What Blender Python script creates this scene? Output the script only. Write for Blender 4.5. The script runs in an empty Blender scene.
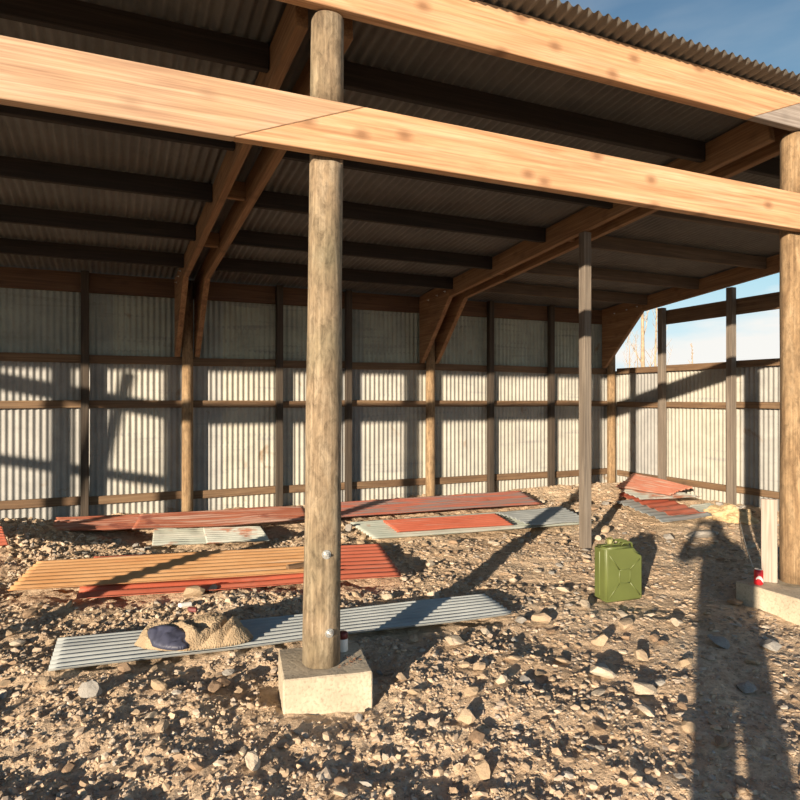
import bpy, bmesh, math, random
import numpy as np
from mathutils import Vector, Matrix, noise as mnoise

random.seed(7)
R = np.random.RandomState(11)
S = bpy.context.scene
COL = S.collection

# ------------------------------------------------------------------ camera
TH = math.radians(23.95); FPX = 645.6; HZ = 401.5; CAMZ = 1.55
cd = bpy.data.cameras.new('camera'); cam = bpy.data.objects.new('camera', cd); COL.objects.link(cam)
cd.sensor_width = 36.0; cd.lens = 36.0 * FPX / 800.0; cd.clip_start = 0.03; cd.clip_end = 400
cam.location = (0, 0, CAMZ)
cam.rotation_euler = (math.radians(90) + math.atan((HZ - 400) / FPX), 0, -TH)
S.camera = cam
# ------------------------------------------------------------------ world
W = bpy.data.worlds.new('world'); S.world = W; W.use_nodes = True
wn = W.node_tree.nodes; wl = W.node_tree.links; wn.clear()
wo = wn.new('ShaderNodeOutputWorld'); wb = wn.new('ShaderNodeBackground')
tc = wn.new('ShaderNodeTexCoord'); sx = wn.new('ShaderNodeSeparateXYZ')
wl.new(tc.outputs['Generated'], sx.inputs[0])
rp = wn.new('ShaderNodeValToRGB'); wl.new(sx.outputs['Z'], rp.inputs[0])
cr = rp.color_ramp
cr.elements[0].position = 0.0; cr.elements[0].color = (.86, .93, .95, 1)
cr.elements[1].position = 1.0; cr.elements[1].color = (.035, .07, .16, 1)
for pos, c in ((.08, (.74, .93, .99, 1)), (.19, (.45, .78, .92, 1)), (.36, (.22, .40, .58, 1)), (.6, (.07, .15, .29, 1))):
    e = cr.elements.new(pos); e.color = c
mp = wn.new('ShaderNodeMapping'); mp.inputs['Scale'].default_value = (2.2, 2.2, 9.0)
mp.inputs['Location'].default_value = (.3, .9, .35)
wl.new(tc.outputs['Generated'], mp.inputs[0])
cn = wn.new('ShaderNodeTexNoise'); cn.inputs['Scale'].default_value = 1.6; cn.inputs['Detail'].default_value = 5
wl.new(mp.outputs[0], cn.inputs['Vector'])
c2 = wn.new('ShaderNodeValToRGB'); c2.color_ramp.elements[0].position = .47; c2.color_ramp.elements[1].position = .62
wl.new(cn.outputs['Fac'], c2.inputs[0])
mx = wn.new('ShaderNodeMix'); mx.data_type = 'RGBA'
lo = wn.new('ShaderNodeMapRange'); lo.inputs['From Min'].default_value = .16; lo.inputs['From Max'].default_value = .34
lo.inputs['To Min'].default_value = 1; lo.inputs['To Max'].default_value = .08; wl.new(sx.outputs['Z'], lo.inputs[0])
cm = wn.new('ShaderNodeMath'); cm.operation = 'MULTIPLY'; wl.new(c2.outputs[0], cm.inputs[0]); wl.new(lo.outputs[0], cm.inputs[1])
wl.new(cm.outputs[0], mx.inputs['Factor']); wl.new(rp.outputs[0], mx.inputs['A'])
mx.inputs['B'].default_value = (1.0, .99, .95, 1)
wl.new(mx.outputs['Result'], wb.inputs['Color']); wb.inputs['Strength'].default_value = 0.95
wl.new(wb.outputs[0], wo.inputs[0])
# ------------------------------------------------------------------ sun
SUN_AZ = math.radians(49.2); SUN_EL = math.radians(9.6)
sl = bpy.data.lights.new('sun', 'SUN'); sun = bpy.data.objects.new('sun', sl); COL.objects.link(sun)
sl.energy = 9.6; sl.angle = math.radians(.5); sl.color = (1.0, .83, .62)
sdir = Vector((math.sin(SUN_AZ) * math.cos(SUN_EL), math.cos(SUN_AZ) * math.cos(SUN_EL), -math.sin(SUN_EL)))
sun.rotation_euler = sdir.to_track_quat('-Z', 'Y').to_euler(); sun.location = (-20, -18, 8)
S.view_settings.view_transform = 'Standard'; S.view_settings.look = 'None'
S.view_settings.exposure = 0.0; S.view_settings.gamma = 1.0; S.view_settings.use_curve_mapping = False

CT, ST = math.cos(TH), math.sin(TH)
def P(x, y, z):
    """point of the place at height z seen along the photograph's pixel (x, y)"""
    D = (CAMZ - z) * FPX / (y - HZ); u = (x - 400) / FPX
    return Vector((D * (ST + u * CT), D * (CT - u * ST), z))
def pix(p):
    D = p[0] * ST + p[1] * CT
    return 400 + FPX * (p[0] * CT - p[1] * ST) / D, HZ - FPX * (p[2] - CAMZ) / D, D

# ------------------------------------------------------------------ materials
def mat(name):
    m = bpy.data.materials.new(name); m.use_nodes = True
    n = m.node_tree.nodes; b = n['Principled BSDF']
    return m, n, m.node_tree.links, b
def ramp(n, stops):
    r = n.new('ShaderNodeValToRGB'); e = r.color_ramp.elements
    e[0].position, e[0].color = stops[0][0], (*stops[0][1], 1)
    e[1].position, e[1].color = stops[-1][0], (*stops[-1][1], 1)
    for p, c in stops[1:-1]:
        k = e.new(p); k.color = (*c, 1)
    return r
def noise(n, l, vec, scale, detail=4, dist=0.0, rough=.5):
    t = n.new('ShaderNodeTexNoise'); t.inputs['Scale'].default_value = scale
    t.inputs['Detail'].default_value = detail; t.inputs['Distortion'].default_value = dist
    t.inputs['Roughness'].default_value = rough
    if vec is not None: l.new(vec, t.inputs['Vector'])
    return t
def mixc(n, l, f, a, b, mode='MIX'):
    x = n.new('ShaderNodeMix'); x.data_type = 'RGBA'; x.blend_type = mode
    for key, v in (('Factor', f), ('A', a), ('B', b)):
        s = x.inputs[key] if key == 'Factor' else [i for i in x.inputs if i.name == key and i.type == 'RGBA'][0]
        if hasattr(v, 'links'): l.new(v, s)
        elif key == 'Factor': s.default_value = v
        else: s.default_value = (*v, 1)
    return [o for o in x.outputs if o.type == 'RGBA'][0]
def bump(n, l, b, h, strength=.3, dist=.01):
    k = n.new('ShaderNodeBump'); k.inputs['Strength'].default_value = strength; k.inputs['Distance'].default_value = dist
    l.new(h, k.inputs['Height']); l.new(k.outputs[0], b.inputs['Normal'])
def objvec(n, l, scale=(1, 1, 1), rnd=True):
    t = n.new('ShaderNodeTexCoord'); m = n.new('ShaderNodeMapping'); m.inputs['Scale'].default_value = scale
    v = t.outputs['Object']
    if rnd:
        oi = n.new('ShaderNodeObjectInfo'); mu = n.new('ShaderNodeMath'); mu.operation = 'MULTIPLY'; mu.inputs[1].default_value = 37.0
        l.new(oi.outputs['Random'], mu.inputs[0]); a = n.new('ShaderNodeVectorMath'); a.operation = 'ADD'
        l.new(v, a.inputs[0]); l.new(mu.outputs[0], a.inputs[1]); v = a.outputs[0]
    l.new(v, m.inputs[0]); return m.outputs[0], v
def wood(name, dark, mid, light, grain=12.0, knots=0.0, stain=.35, staincol=(.1, .08, .06), rough=.85, bmp=.35, run=.55, mottle=0.0):
    m, n, l, b = mat(name)
    v, raw = objvec(n, l, (run, grain, grain))
    g = noise(n, l, v, 1.6, 7, 1.1, .62)
    r = ramp(n, [(.28, dark), (.5, mid), (.72, light)]); l.new(g.outputs['Fac'], r.inputs[0])
    col = r.outputs[0]
    fv, _ = objvec(n, l, (1.2, grain * 6, grain * 6)); f = noise(n, l, fv, 1.5, 3)
    fr = ramp(n, [(.35, (.6, .57, .54)), (.65, (1, 1, 1))]); l.new(f.outputs['Fac'], fr.inputs[0])
    col = mixc(n, l, .75, col, fr.outputs[0], 'MULTIPLY')
    s = noise(n, l, raw, 2.2, 4); sr = ramp(n, [(.45, (0, 0, 0)), (.75, (stain,) * 3)]); l.new(s.outputs['Fac'], sr.inputs[0])
    col = mixc(n, l, sr.outputs[0], col, staincol)
    if mottle:
        mvv, _ = objvec(n, l, (1.0, 2.2, 2.2)); mt = noise(n, l, mvv, 13, 8, .5, .75); mr = ramp(n, [(.36, (.34, .32, .29)), (.52, (.95, .95, .95)), (.68, (1.35, 1.33, 1.25))]); l.new(mt.outputs['Fac'], mr.inputs[0])
        col = mixc(n, l, mottle, col, mr.outputs[0], 'MULTIPLY')
    if knots:
        sp = n.new('ShaderNodeSeparateXYZ'); l.new(raw, sp.inputs[0]); cb = n.new('ShaderNodeCombineXYZ')
        l.new(sp.outputs['X'], cb.inputs['X']); l.new(sp.outputs['Z'], cb.inputs['Y'])
        km = n.new('ShaderNodeMapping'); km.inputs['Scale'].default_value = (2.2, 3.4, 1); l.new(cb.outputs[0], km.inputs[0])
        vo = n.new('ShaderNodeTexVoronoi'); vo.voronoi_dimensions = '2D'; vo.inputs['Scale'].default_value = 1.0; l.new(km.outputs[0], vo.inputs['Vector'])
        kr = ramp(n, [(.03, (knots,) * 3), (.075, (knots * .6,) * 3), (.15, (0, 0, 0))]); l.new(vo.outputs['Distance'], kr.inputs[0])
        col = mixc(n, l, kr.outputs[0], col, tuple(c * .45 for c in dark))
    l.new(col, b.inputs['Base Color']); b.inputs['Roughness'].default_value = rough
    bump(n, l, b, g.outputs['Fac'], bmp, .008)
    return m
def plain(name, c, rough=.6, metal=0.0, var=.15, scale=8.0):
    m, n, l, b = mat(name); v, _ = objvec(n, l); t = noise(n, l, v, scale, 4)
    r = ramp(n, [(.3, tuple(x * (1 - var) for x in c)), (.7, tuple(min(1, x * (1 + var)) for x in c))])
    l.new(t.outputs['Fac'], r.inputs[0]); l.new(r.outputs[0], b.inputs['Base Color'])
    b.inputs['Roughness'].default_value = rough; b.inputs['Metallic'].default_value = metal
    return m
def metal(name, a, c, rust=0.0, rustcol=(.25, .09, .045), rough=.5, met=.25, wear=0.0, wearcol=(.55, .5, .45), panel=0.0, scale=1.0):
    """weathered sheet: tone a..c, rust patches, worn streaks along local X, per-sheet tint"""
    m, n, l, b = mat(name); v, raw = objvec(n, l, (scale, scale, scale))
    t = noise(n, l, v, 3.0, 8, .4, .65); r = ramp(n, [(.3, a), (.7, c)]); l.new(t.outputs['Fac'], r.inputs[0]); col = r.outputs[0]
    if panel:
        tx = n.new('ShaderNodeTexCoord'); sp = n.new('ShaderNodeSeparateXYZ'); l.new(tx.outputs['Object'], sp.inputs[0])
        q = n.new('ShaderNodeMath'); q.operation = 'DIVIDE'; q.inputs[1].default_value = panel; l.new(sp.outputs['X'], q.inputs[0])
        fl = n.new('ShaderNodeMath'); fl.operation = 'FLOOR'; l.new(q.outputs[0], fl.inputs[0])
        wnz = n.new('ShaderNodeTexWhiteNoise'); wnz.noise_dimensions = '1D'; l.new(fl.outputs[0], wnz.inputs['W'])
        pr = ramp(n, [(0, (.72, .74, .78)), (.5, (.92, .92, .9)), (1, (1, .97, .88))]); l.new(wnz.outputs['Value'], pr.inputs[0])
        col = mixc(n, l, 1.0, col, pr.outputs[0], 'MULTIPLY')
    if wear:
        wv, _ = objvec(n, l, (.5, 7, 7)); wt = noise(n, l, wv, 2.2, 5, .3)
        wr = ramp(n, [(.62 - wear * .25, (0, 0, 0)), (.74 - wear * .2, (.85,) * 3)]); l.new(wt.outputs['Fac'], wr.inputs[0])
        col = mixc(n, l, wr.outputs[0], col, wearcol)
    if rust:
        rt = noise(n, l, raw, 2.4 * scale, 7, .6); rr = ramp(n, [(.66 - rust * .3, (0, 0, 0)), (.74 - rust * .25, (.9,) * 3)])
        l.new(rt.outputs['Fac'], rr.inputs[0]); col = mixc(n, l, rr.outputs[0], col, rustcol)
    l.new(col, b.inputs['Base Color']); b.inputs['Roughness'].default_value = rough; b.inputs['Metallic'].default_value = met
    bump(n, l, b, t.outputs['Fac'], .12, .004)
    return m
M = {}
M['pine'] = wood('fresh_pine', (0.479, 0.237, 0.114), (0.627, 0.369, 0.200), (0.730, 0.475, 0.300), 9, .75, .25, (0.410, 0.225, 0.129))
M['pine_pink'] = wood('planed_pine', (0.429, 0.255, 0.162), (0.541, 0.359, 0.232), (0.632, 0.441, 0.313), 14, .3, .25, (0.564, 0.348, 0.162))
M['pine_grey'] = wood('grey_pine', (.26, .22, .19), (.34, .29, .26), (.42, .37, .33), 14, .3, .25, (.3, .24, .2))
M['log'] = wood('weathered_log', (0.151, 0.108, 0.069), (0.296, 0.221, 0.144), (0.411, 0.334, 0.239), 10, 0, .6, (0.151, 0.141, 0.090), .95, .6, 1.6, .7)
M['log_warm'] = wood('warm_log', (0.192, 0.119, 0.063), (0.314, 0.209, 0.115), (0.410, 0.294, 0.178), 10, .3, .3, (0.175, 0.123, 0.073), .95, .6, 1.4, .6)
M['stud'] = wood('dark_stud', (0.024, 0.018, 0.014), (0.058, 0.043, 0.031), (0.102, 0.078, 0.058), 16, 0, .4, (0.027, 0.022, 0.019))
M['stud_grey'] = wood('grey_stud', (0.090, 0.075, 0.063), (0.195, 0.162, 0.132), (0.300, 0.255, 0.210), 16, 0, .3, (0.105, 0.083, 0.068))
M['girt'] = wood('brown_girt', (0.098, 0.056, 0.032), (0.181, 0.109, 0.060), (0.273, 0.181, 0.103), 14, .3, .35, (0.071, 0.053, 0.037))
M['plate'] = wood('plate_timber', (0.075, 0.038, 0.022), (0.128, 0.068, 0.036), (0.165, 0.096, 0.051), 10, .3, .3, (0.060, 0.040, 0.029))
M['rafter'] = wood('rafter_pine', (.20, .10, .045), (.29, .16, .075), (.37, .22, .115), 10, .4, .3, (.14, .085, .05))
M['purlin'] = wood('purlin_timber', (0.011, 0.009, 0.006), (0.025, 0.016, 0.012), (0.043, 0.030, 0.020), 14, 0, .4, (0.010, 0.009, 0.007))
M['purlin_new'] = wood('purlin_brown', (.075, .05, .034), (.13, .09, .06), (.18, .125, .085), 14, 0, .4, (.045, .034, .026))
M['ply'] = wood('gusset_ply', (0.195, 0.098, 0.049), (0.325, 0.176, 0.083), (0.442, 0.260, 0.130), 6, .3, .3, (0.156, 0.091, 0.052))
M['stub'] = wood('grey_plank', (0.311, 0.252, 0.210), (0.407, 0.343, 0.294), (0.488, 0.420, 0.364), 12, 0, .2, (0.296, 0.245, 0.210))
M['wall'] = metal('galvanised_wall', (0.288, 0.284, 0.269), (0.432, 0.420, 0.388), .02, (0.192, 0.128, 0.074), .6, .0, .12, (0.240, 0.240, 0.235), .72)
M['wall_old'] = metal('old_galvanised_wall', (0.267, 0.292, 0.258), (0.414, 0.447, 0.392), .06, (0.197, 0.149, 0.093), .6, .0, .2, (0.217, 0.234, 0.206), .72)
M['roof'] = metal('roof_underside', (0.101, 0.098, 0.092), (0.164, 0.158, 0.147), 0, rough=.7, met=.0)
M['sheet_grey'] = metal('grey_sheet', (0.289, 0.315, 0.323), (0.425, 0.451, 0.451), .0, rough=.55, met=.0, wear=.1, wearcol=(0.238, 0.255, 0.264))
M['sheet_pale'] = metal('pale_green_sheet', (.46, .49, .45), (.66, .68, .62), .42, (.42, .15, .08), .55, .0, .1, (.75, .75, .7), scale=1.3)
M['sheet_mint'] = metal('grey_green_sheet', (0.380, 0.427, 0.380), (0.551, 0.580, 0.522), .12, (0.399, 0.152, 0.085), .55, .0, .2, (0.665, 0.665, 0.608))
M['sheet_red'] = metal('red_sheet', (0.480, 0.115, 0.065), (0.608, 0.178, 0.110), .1, (0.336, 0.111, 0.070), .6, .0, .1, (0.496, 0.281, 0.230))
M['sheet_dull'] = metal('dull_red_sheet', (0.313, 0.095, 0.058), (0.460, 0.162, 0.095), .3, (0.221, 0.071, 0.053), .6, .0, .5, (0.552, 0.380, 0.315))
M['sheet_ochre'] = metal('ochre_sheet', (0.554, 0.277, 0.117), (0.672, 0.395, 0.198), .12, (0.521, 0.202, 0.090), .6, .0, .15, (0.672, 0.470, 0.306))
M['sheet_band'] = metal('red_grey_sheet', (0.476, 0.126, 0.084), (0.590, 0.189, 0.126), .1, (0.295, 0.117, 0.084), .6, .0, .75, (0.246, 0.243, 0.242))
M['sheet_pink'] = metal('pink_red_sheet', (.62, .22, .14), (.78, .33, .23), .15, (.48, .17, .1), .6, .0, .35, (.72, .52, .42))
M['steel'] = plain('zinc_steel', (.6, .6, .58), .4, .7)
M['concrete'] = None
M['green'] = plain('olive_paint', (0.107, 0.129, 0.037), .42, 0, .10, 5)
M['green_worn'] = plain('olive_paint_worn', (0.210, 0.210, 0.075), .5, 0, .15, 20)
M['red_can'] = plain('red_tin', (.62, .02, .03), .3, .2, .1)
M['white'] = plain('white_label', (.78, .76, .72), .5)
M['alu'] = plain('aluminium', (.75, .75, .76), .3, .8)
M['darkred'] = plain('dark_red_cap', (.16, .03, .03), .5)
M['clay'] = plain('yellow_clay', (.52, .385, .22), .95, 0, .25, 14)
M['black'] = plain('black_plastic', (.02, .02, .02), .5)
M['navy'] = plain('navy_nylon', (.055, .06, .10), .55, 0, .4, 12)
M['skin'] = plain('skin', (.55, .34, .25), .6)
M['coat'] = plain('dark_coat', (.05, .06, .08), .8)
M['jean'] = plain('blue_jeans', (.06, .09, .16), .9)
M['hair'] = plain('brown_hair', (.06, .035, .02), .7)
M['string'] = plain('pale_cord', (.6, .56, .48), .8)
M['bark'] = plain('bare_bark', (.40, .30, .20), .9, 0, .3)
M['soil_leaf'] = plain('dry_leaf', (.25, .11, .055), .9, 0, .5, 30)

m, n, l, b = mat('cast_concrete'); v, raw = objvec(n, l)
t = noise(n, l, v, 4, 8, .2, .65); r = ramp(n, [(.3, (.38, .315, .235)), (.55, (.52, .445, .335)), (.75, (.60, .535, .43))]); l.new(t.outputs['Fac'], r.inputs[0])
t2 = noise(n, l, v, 60, 3); r2 = ramp(n, [(.3, (.72,) * 3), (.5, (1, 1, 1))]); l.new(t2.outputs['Fac'], r2.inputs[0])
l.new(mixc(n, l, 1, r.outputs[0], r2.outputs[0], 'MULTIPLY'), b.inputs['Base Color']); b.inputs['Roughness'].default_value = .95
bump(n, l, b, t2.outputs['Fac'], .5, .006); M['concrete'] = m

m, n, l, b = mat('sherpa_fleece'); v, _ = objvec(n, l)
t = noise(n, l, v, 9, 5); r = ramp(n, [(.3, (.28, .20, .125)), (.7, (.45, .345, .225))]); l.new(t.outputs['Fac'], r.inputs[0])
vo = n.new('ShaderNodeTexVoronoi'); vo.inputs['Scale'].default_value = 90; l.new(v, vo.inputs['Vector'])
l.new(r.outputs[0], b.inputs['Base Color']); b.inputs['Roughness'].default_value = 1; bump(n, l, b, vo.outputs['Distance'], .6, .01); M['fleece'] = m

def rockmat(name, stops, island=True):
    m, n, l, b = mat(name)
    g = n.new('ShaderNodeNewGeometry'); oi = n.new('ShaderNodeObjectInfo')
    r = ramp(n, stops); l.new(g.outputs['Random Per Island'] if island else oi.outputs['Random'], r.inputs[0])
    t = n.new('ShaderNodeTexCoord'); nz = noise(n, l, t.outputs['Object'], 14 if island else 9, 5)
    r2 = ramp(n, [(.3, (.72, .70, .68)), (.65, (1, 1, 1))]); l.new(nz.outputs['Fac'], r2.inputs[0])
    l.new(mixc(n, l, 1, r.outputs[0], r2.outputs[0], 'MULTIPLY'), b.inputs['Base Color']); b.inputs['Roughness'].default_value = .95
    bump(n, l, b, nz.outputs['Fac'], .35, .01)
    return m
ROCKS = [(0, (.36, .26, .18)), (.3, (.49, .37, .255)), (.6, (.56, .43, .31)), (.8, (.45, .37, .30)), (.92, (.60, .50, .39)), (1, (.38, .35, .32))]
M['gravel'] = rockmat('gravel_mix', ROCKS)
M['stone_tan'] = rockmat('tan_stone', [(0, (.40, .30, .20)), (1, (.50, .38, .265))], False)
M['stone_pale'] = rockmat('pale_stone', [(0, (.50, .41, .31)), (1, (.58, .50, .40))], False)
M['stone_grey'] = rockmat('grey_stone', [(0, (.29, .27, .25)), (1, (.38, .36, .33))], False)
M['stone_brown'] = rockmat('brown_stone', [(0, (.28, .19, .125)), (1, (.36, .25, .165))], False)

m, n, l, b = mat('stony_earth'); t = n.new('ShaderNodeTexCoord')
a1 = noise(n, l, t.outputs['Object'], 1.1, 6); a2 = noise(n, l, t.outputs['Object'], 22, 6, 0, .7)
r = ramp(n, [(.3, (.53, .385, .255)), (.5, (.65, .49, .34)), (.7, (.72, .57, .41))]); l.new(a1.outputs['Fac'], r.inputs[0])
r2 = ramp(n, [(.3, (.62, .58, .55)), (.6, (1, 1, 1))]); l.new(a2.outputs['Fac'], r2.inputs[0])
l.new(mixc(n, l, 1, r.outputs[0], r2.outputs[0], 'MULTIPLY'), b.inputs['Base Color']); b.inputs['Roughness'].default_value = 1
bump(n, l, b, a2.outputs['Fac'], .9, .03); M['earth'] = m

# ------------------------------------------------------------------ builders
def tag(o, label=None, cat=None, group=None, kind=None):
    if label: o['label'] = label
    if cat: o['category'] = cat
    if group: o['group'] = group
    if kind: o['kind'] = kind
    return o
def empty(name, loc):
    o = bpy.data.objects.new(name, None); o.location = loc; o.empty_display_size = .1; COL.objects.link(o); return o
def link(name, me, material, parent=None, mw=None):
    o = bpy.data.objects.new(name, me); COL.objects.link(o)
    if material is not None:
        for q in (material if isinstance(material, (list, tuple)) else [material]): me.materials.append(q)
    if mw is not None: o.matrix_world = mw
    if parent is not None:
        o.parent = parent; o.matrix_parent_inverse = Matrix.Identity(4)
        o.matrix_basis = Matrix.Translation(-Vector(parent.location)) @ (mw if mw is not None else Matrix.Identity(4)) if parent.parent is None \
            else (mw if mw is not None else Matrix.Identity(4))
    return o
def from_bm(bm, smooth=False):
    me = bpy.data.meshes.new('m'); bm.normal_update(); bm.to_mesh(me); bm.free()
    if smooth: me.polygons.foreach_set('use_smooth', [True] * len(me.polygons))
    return me
def from_py(v, f, smooth=False):
    me = bpy.data.meshes.new('m'); me.from_pydata([tuple(q) for q in v], [], f); me.update()
    if smooth: me.polygons.foreach_set('use_smooth', [True] * len(me.polygons))
    return me
def frame(p0, p1, up=Vector((0, 0, 1))):
    x = (Vector(p1) - Vector(p0)); L = x.length; x.normalize(); up = Vector(up)
    if abs(x.dot(up)) > .99: up = Vector((0, 1, 0))
    y = up.cross(x).normalized(); z = x.cross(y).normalized()
    mw = Matrix((x, y, z)).transposed().to_4x4(); mw.translation = Vector(p0); return mw, L
def timber(name, p0, p1, w, d, material, parent=None, up=(0, 0, 1), bev=.004):
    """sawn timber from p0 to p1 (centres of its ends): w across, d deep along up; local X is the grain"""
    mw, L = frame(p0, p1, up); bm = bmesh.new()
    bmesh.ops.create_cube(bm, size=1)
    for v in bm.verts: v.co = Vector(((v.co.x + .5) * L, v.co.y * w, v.co.z * d))
    if bev: bmesh.ops.bevel(bm, geom=bm.edges[:], offset=bev, segments=1, affect='EDGES')
    return link(name, from_bm(bm), material, parent, mw)
def extrude_poly(name, pts, thick, material, mw, parent=None, bev=.003):
    """outline pts (local X, Z) given thickness along local Y"""
    bm = bmesh.new(); vs = [bm.verts.new((p[0], -thick / 2, p[1])) for p in pts]; f = bm.faces.new(vs)
    r = bmesh.ops.extrude_face_region(bm, geom=[f])
    for v in r['geom']:
        if isinstance(v, bmesh.types.BMVert): v.co.y += thick
    bmesh.ops.recalc_face_normals(bm, faces=bm.faces[:])
    if bev: bmesh.ops.bevel(bm, geom=bm.edges[:], offset=bev, segments=1, affect='EDGES')
    return link(name, from_bm(bm), material, parent, mw)
def log(name, p0, p1, r0, r1, material, parent=None, notch=None, seg=28, wob=.004, sd=0):
    """round pole from p0 up to p1; notch = (z0, z1, y) cuts the front away behind plane y between two heights"""
    p0 = Vector(p0); p1 = Vector(p1); H = (p1 - p0).length
    ts = list(np.linspace(0, 1, 22))
    if notch:
        for zz in notch[:2]:
            tt = (zz - p0.z) / (p1.z - p0.z); ts += [tt - 1e-4, tt + 1e-4]
    ts = sorted(ts); V = []; F = []
    mw, L = frame(p0, p1, Vector((0, 1, 0)))
    inv = mw.inverted()
    for t in ts:
        c = p0.lerp(p1, t); r = r0 + (r1 - r0) * t
        for k in range(seg):
            a = 2 * math.pi * k / seg
            rr = r + wob * mnoise.noise(Vector((math.cos(a) * 1.7 + sd, math.sin(a) * 1.7, c.z * 1.6))) + wob * .3 * math.sin(a * 5 + sd)
            q = c + Vector((math.cos(a) * rr, math.sin(a) * rr, 0))
            if notch and notch[0] < q.z < notch[1]: q.y = max(q.y, notch[2])
            V.append(inv @ q)
    n_ = len(ts)
    for i in range(n_ - 1):
        for k in range(seg):
            F.append((i * seg + k, i * seg + (k + 1) % seg, (i + 1) * seg + (k + 1) % seg, (i + 1) * seg + k))
    F.append(tuple(range(seg - 1, -1, -1))); F.append(tuple((n_ - 1) * seg + k for k in range(seg)))
    me = from_py(V, F)
    me.polygons.foreach_set('use_smooth', [not notch and len(p.vertices) == 4 or (len(p.vertices) == 4 and abs(p.normal.x) < .5) for p in me.polygons])
    return link(name, me, material, parent, mw)
def lathe(name, prof, material, loc, parent=None, seg=24, smooth=True):
    V = []; F = []
    for r_, z_ in prof:
        for k in range(seg):
            a = 2 * math.pi * k / seg; V.append((r_ * math.cos(a), r_ * math.sin(a), z_))
    for i in range(len(prof) - 1):
        for k in range(seg):
            F.append((i * seg + k, i * seg + (k + 1) % seg, (i + 1) * seg + (k + 1) % seg, (i + 1) * seg + k))
    F.append(tuple(range(seg - 1, -1, -1))); F.append(tuple((len(prof) - 1) * seg + k for k in range(seg)))
    return link(name, from_py(V, F, smooth), material, parent, Matrix.Translation(Vector(loc)))
def tube_bm(bm, pts, rad, seg=8, closed=False):
    pts = [Vector(p) for p in pts]; rings = []
    for i, p in enumerate(pts):
        a = pts[i - 1] if i > 0 else (pts[-1] if closed else p); c = pts[i + 1] if i < len(pts) - 1 else (pts[0] if closed else p)
        d = (c - a).normalized(); u = Vector((0, 0, 1)) if abs(d.z) < .9 else Vector((1, 0, 0))
        s = d.cross(u).normalized(); t = d.cross(s).normalized(); r_ = rad[i] if hasattr(rad, '__len__') else rad
        rings.append([bm.verts.new(p + s * (r_ * math.cos(2 * math.pi * k / seg)) + t * (r_ * math.sin(2 * math.pi * k / seg))) for k in range(seg)])
    n_ = len(rings)
    for i in range(n_ if closed else n_ - 1):
        A, B = rings[i], rings[(i + 1) % n_]
        for k in range(seg): bm.faces.new((A[k], A[(k + 1) % seg], B[(k + 1) % seg], B[k]))
    if not closed:
        bm.faces.new(rings[0][::-1]); bm.faces.new(rings[-1])
    return bm
def bolt(parent, p, nrm, r_=.013, name='bolt'):
    mw, _ = frame(p, Vector(p) + Vector(nrm)); bm = bmesh.new()
    for rr, x0, x1, sg in ((r_ * 1.7, -.004, .003, 16), (r_, .003, .014, 6), (r_ * .5, .014, .028, 10)):
        bmesh.ops.create_cone(bm, cap_ends=True, segments=sg, radius1=rr, radius2=rr, depth=x1 - x0,
                              matrix=Matrix.Translation((( x0 + x1) / 2, 0, 0)) @ Matrix.Rotation(math.pi / 2, 4, 'Y'))
    return link(name, from_bm(bm), M['steel'], parent, mw)

# ------------------------------------------------------------------ ground
def hgt(X, Y):
    X = np.asarray(X, float); Y = np.asarray(Y, float)
    h = .016 * np.sin(1.7 * X + .5) * np.sin(1.3 * Y + 1) + .010 * np.sin(3.9 * X + 2.1 * Y) + .008 * np.sin(5.3 * Y - 2.7 * X + 1.3)
    g = lambda cx, cy, sx_, sy_, a: a * np.exp(-((X - cx) / sx_) ** 2 - ((Y - cy) / sy_) ** 2)
    h = h + g(-1.15, 8.3, .9, .9, .16) + g(7.9, 8.5, .75, .8, .15) + g(6.9, 9.1, .7, .4, .07) + g(8.35, 6.9, .5, .6, .03)
    h = h + .012 * np.sin(9.1 * X + 1.2 * Y) * np.sin(7.7 * Y - .9 * X)
    fade = np.clip((20 - np.hypot(X - 3, Y - 5)) / 8, 0, 1)
    return h * fade - .01
def vnoise(X, Y, f, seed):
    q = np.zeros(len(X))
    for k in range(4):
        ph = np.random.RandomState(seed + k).rand(4) * 6.28; a = np.random.RandomState(seed + 50 + k).rand() * 6.28
        q += np.sin(f * (X * math.cos(a) + Y * math.sin(a)) + ph[0] + 1.3 * np.sin(f * .7 * (Y * math.cos(a) - X * math.sin(a)) + ph[1]))
    return q / 4
def cellnoise(X, Y, cell, seed):
    """smooth random heights on a lattice, -1..1"""
    T = np.random.RandomState(seed).uniform(-1, 1, (257, 257)); x = X / cell; y = Y / cell
    xi = np.floor(x).astype(int); yi = np.floor(y).astype(int); fx = x - xi; fy = y - yi; fx = fx * fx * (3 - 2 * fx); fy = fy * fy * (3 - 2 * fy)
    g_ = lambda a_, b_: T[(xi + a_) % 257, (yi + b_) % 257]
    return (g_(0, 0) * (1 - fx) + g_(1, 0) * fx) * (1 - fy) + (g_(0, 1) * (1 - fx) + g_(1, 1) * fx) * fy
def rough(X, Y):
    Xo, Yo = X, Y; c, s_ = math.cos(.6), math.sin(.6); X, Y = X * c - Y * s_, X * s_ + Y * c
    a_ = .020 * cellnoise(X, Y, .31, 1) + .014 * (1 - 2 * np.abs(cellnoise(X + 3, Y, .17, 2))) + .013 * np.abs(cellnoise(X, Y + 5, .09, 3)) + .010 * cellnoise(X + 9, Y, .048, 4)
    k_ = 1 - .5 / (1 + np.exp(-((Xo - 2.3 - .12 * (Yo - 4)) * 3))) / (1 + np.exp((Yo - 6.6) * 2.5))
    return a_ * k_ - .012
gx = np.concatenate([np.linspace(-120, -6, 24)[:-1], np.arange(-6, 9.2, .025), np.linspace(9.2, 120, 24)])
gy = np.concatenate([np.linspace(-80, -1, 16)[:-1], np.arange(-1, 9.7, .025), np.linspace(9.7, 160, 28)])
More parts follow.
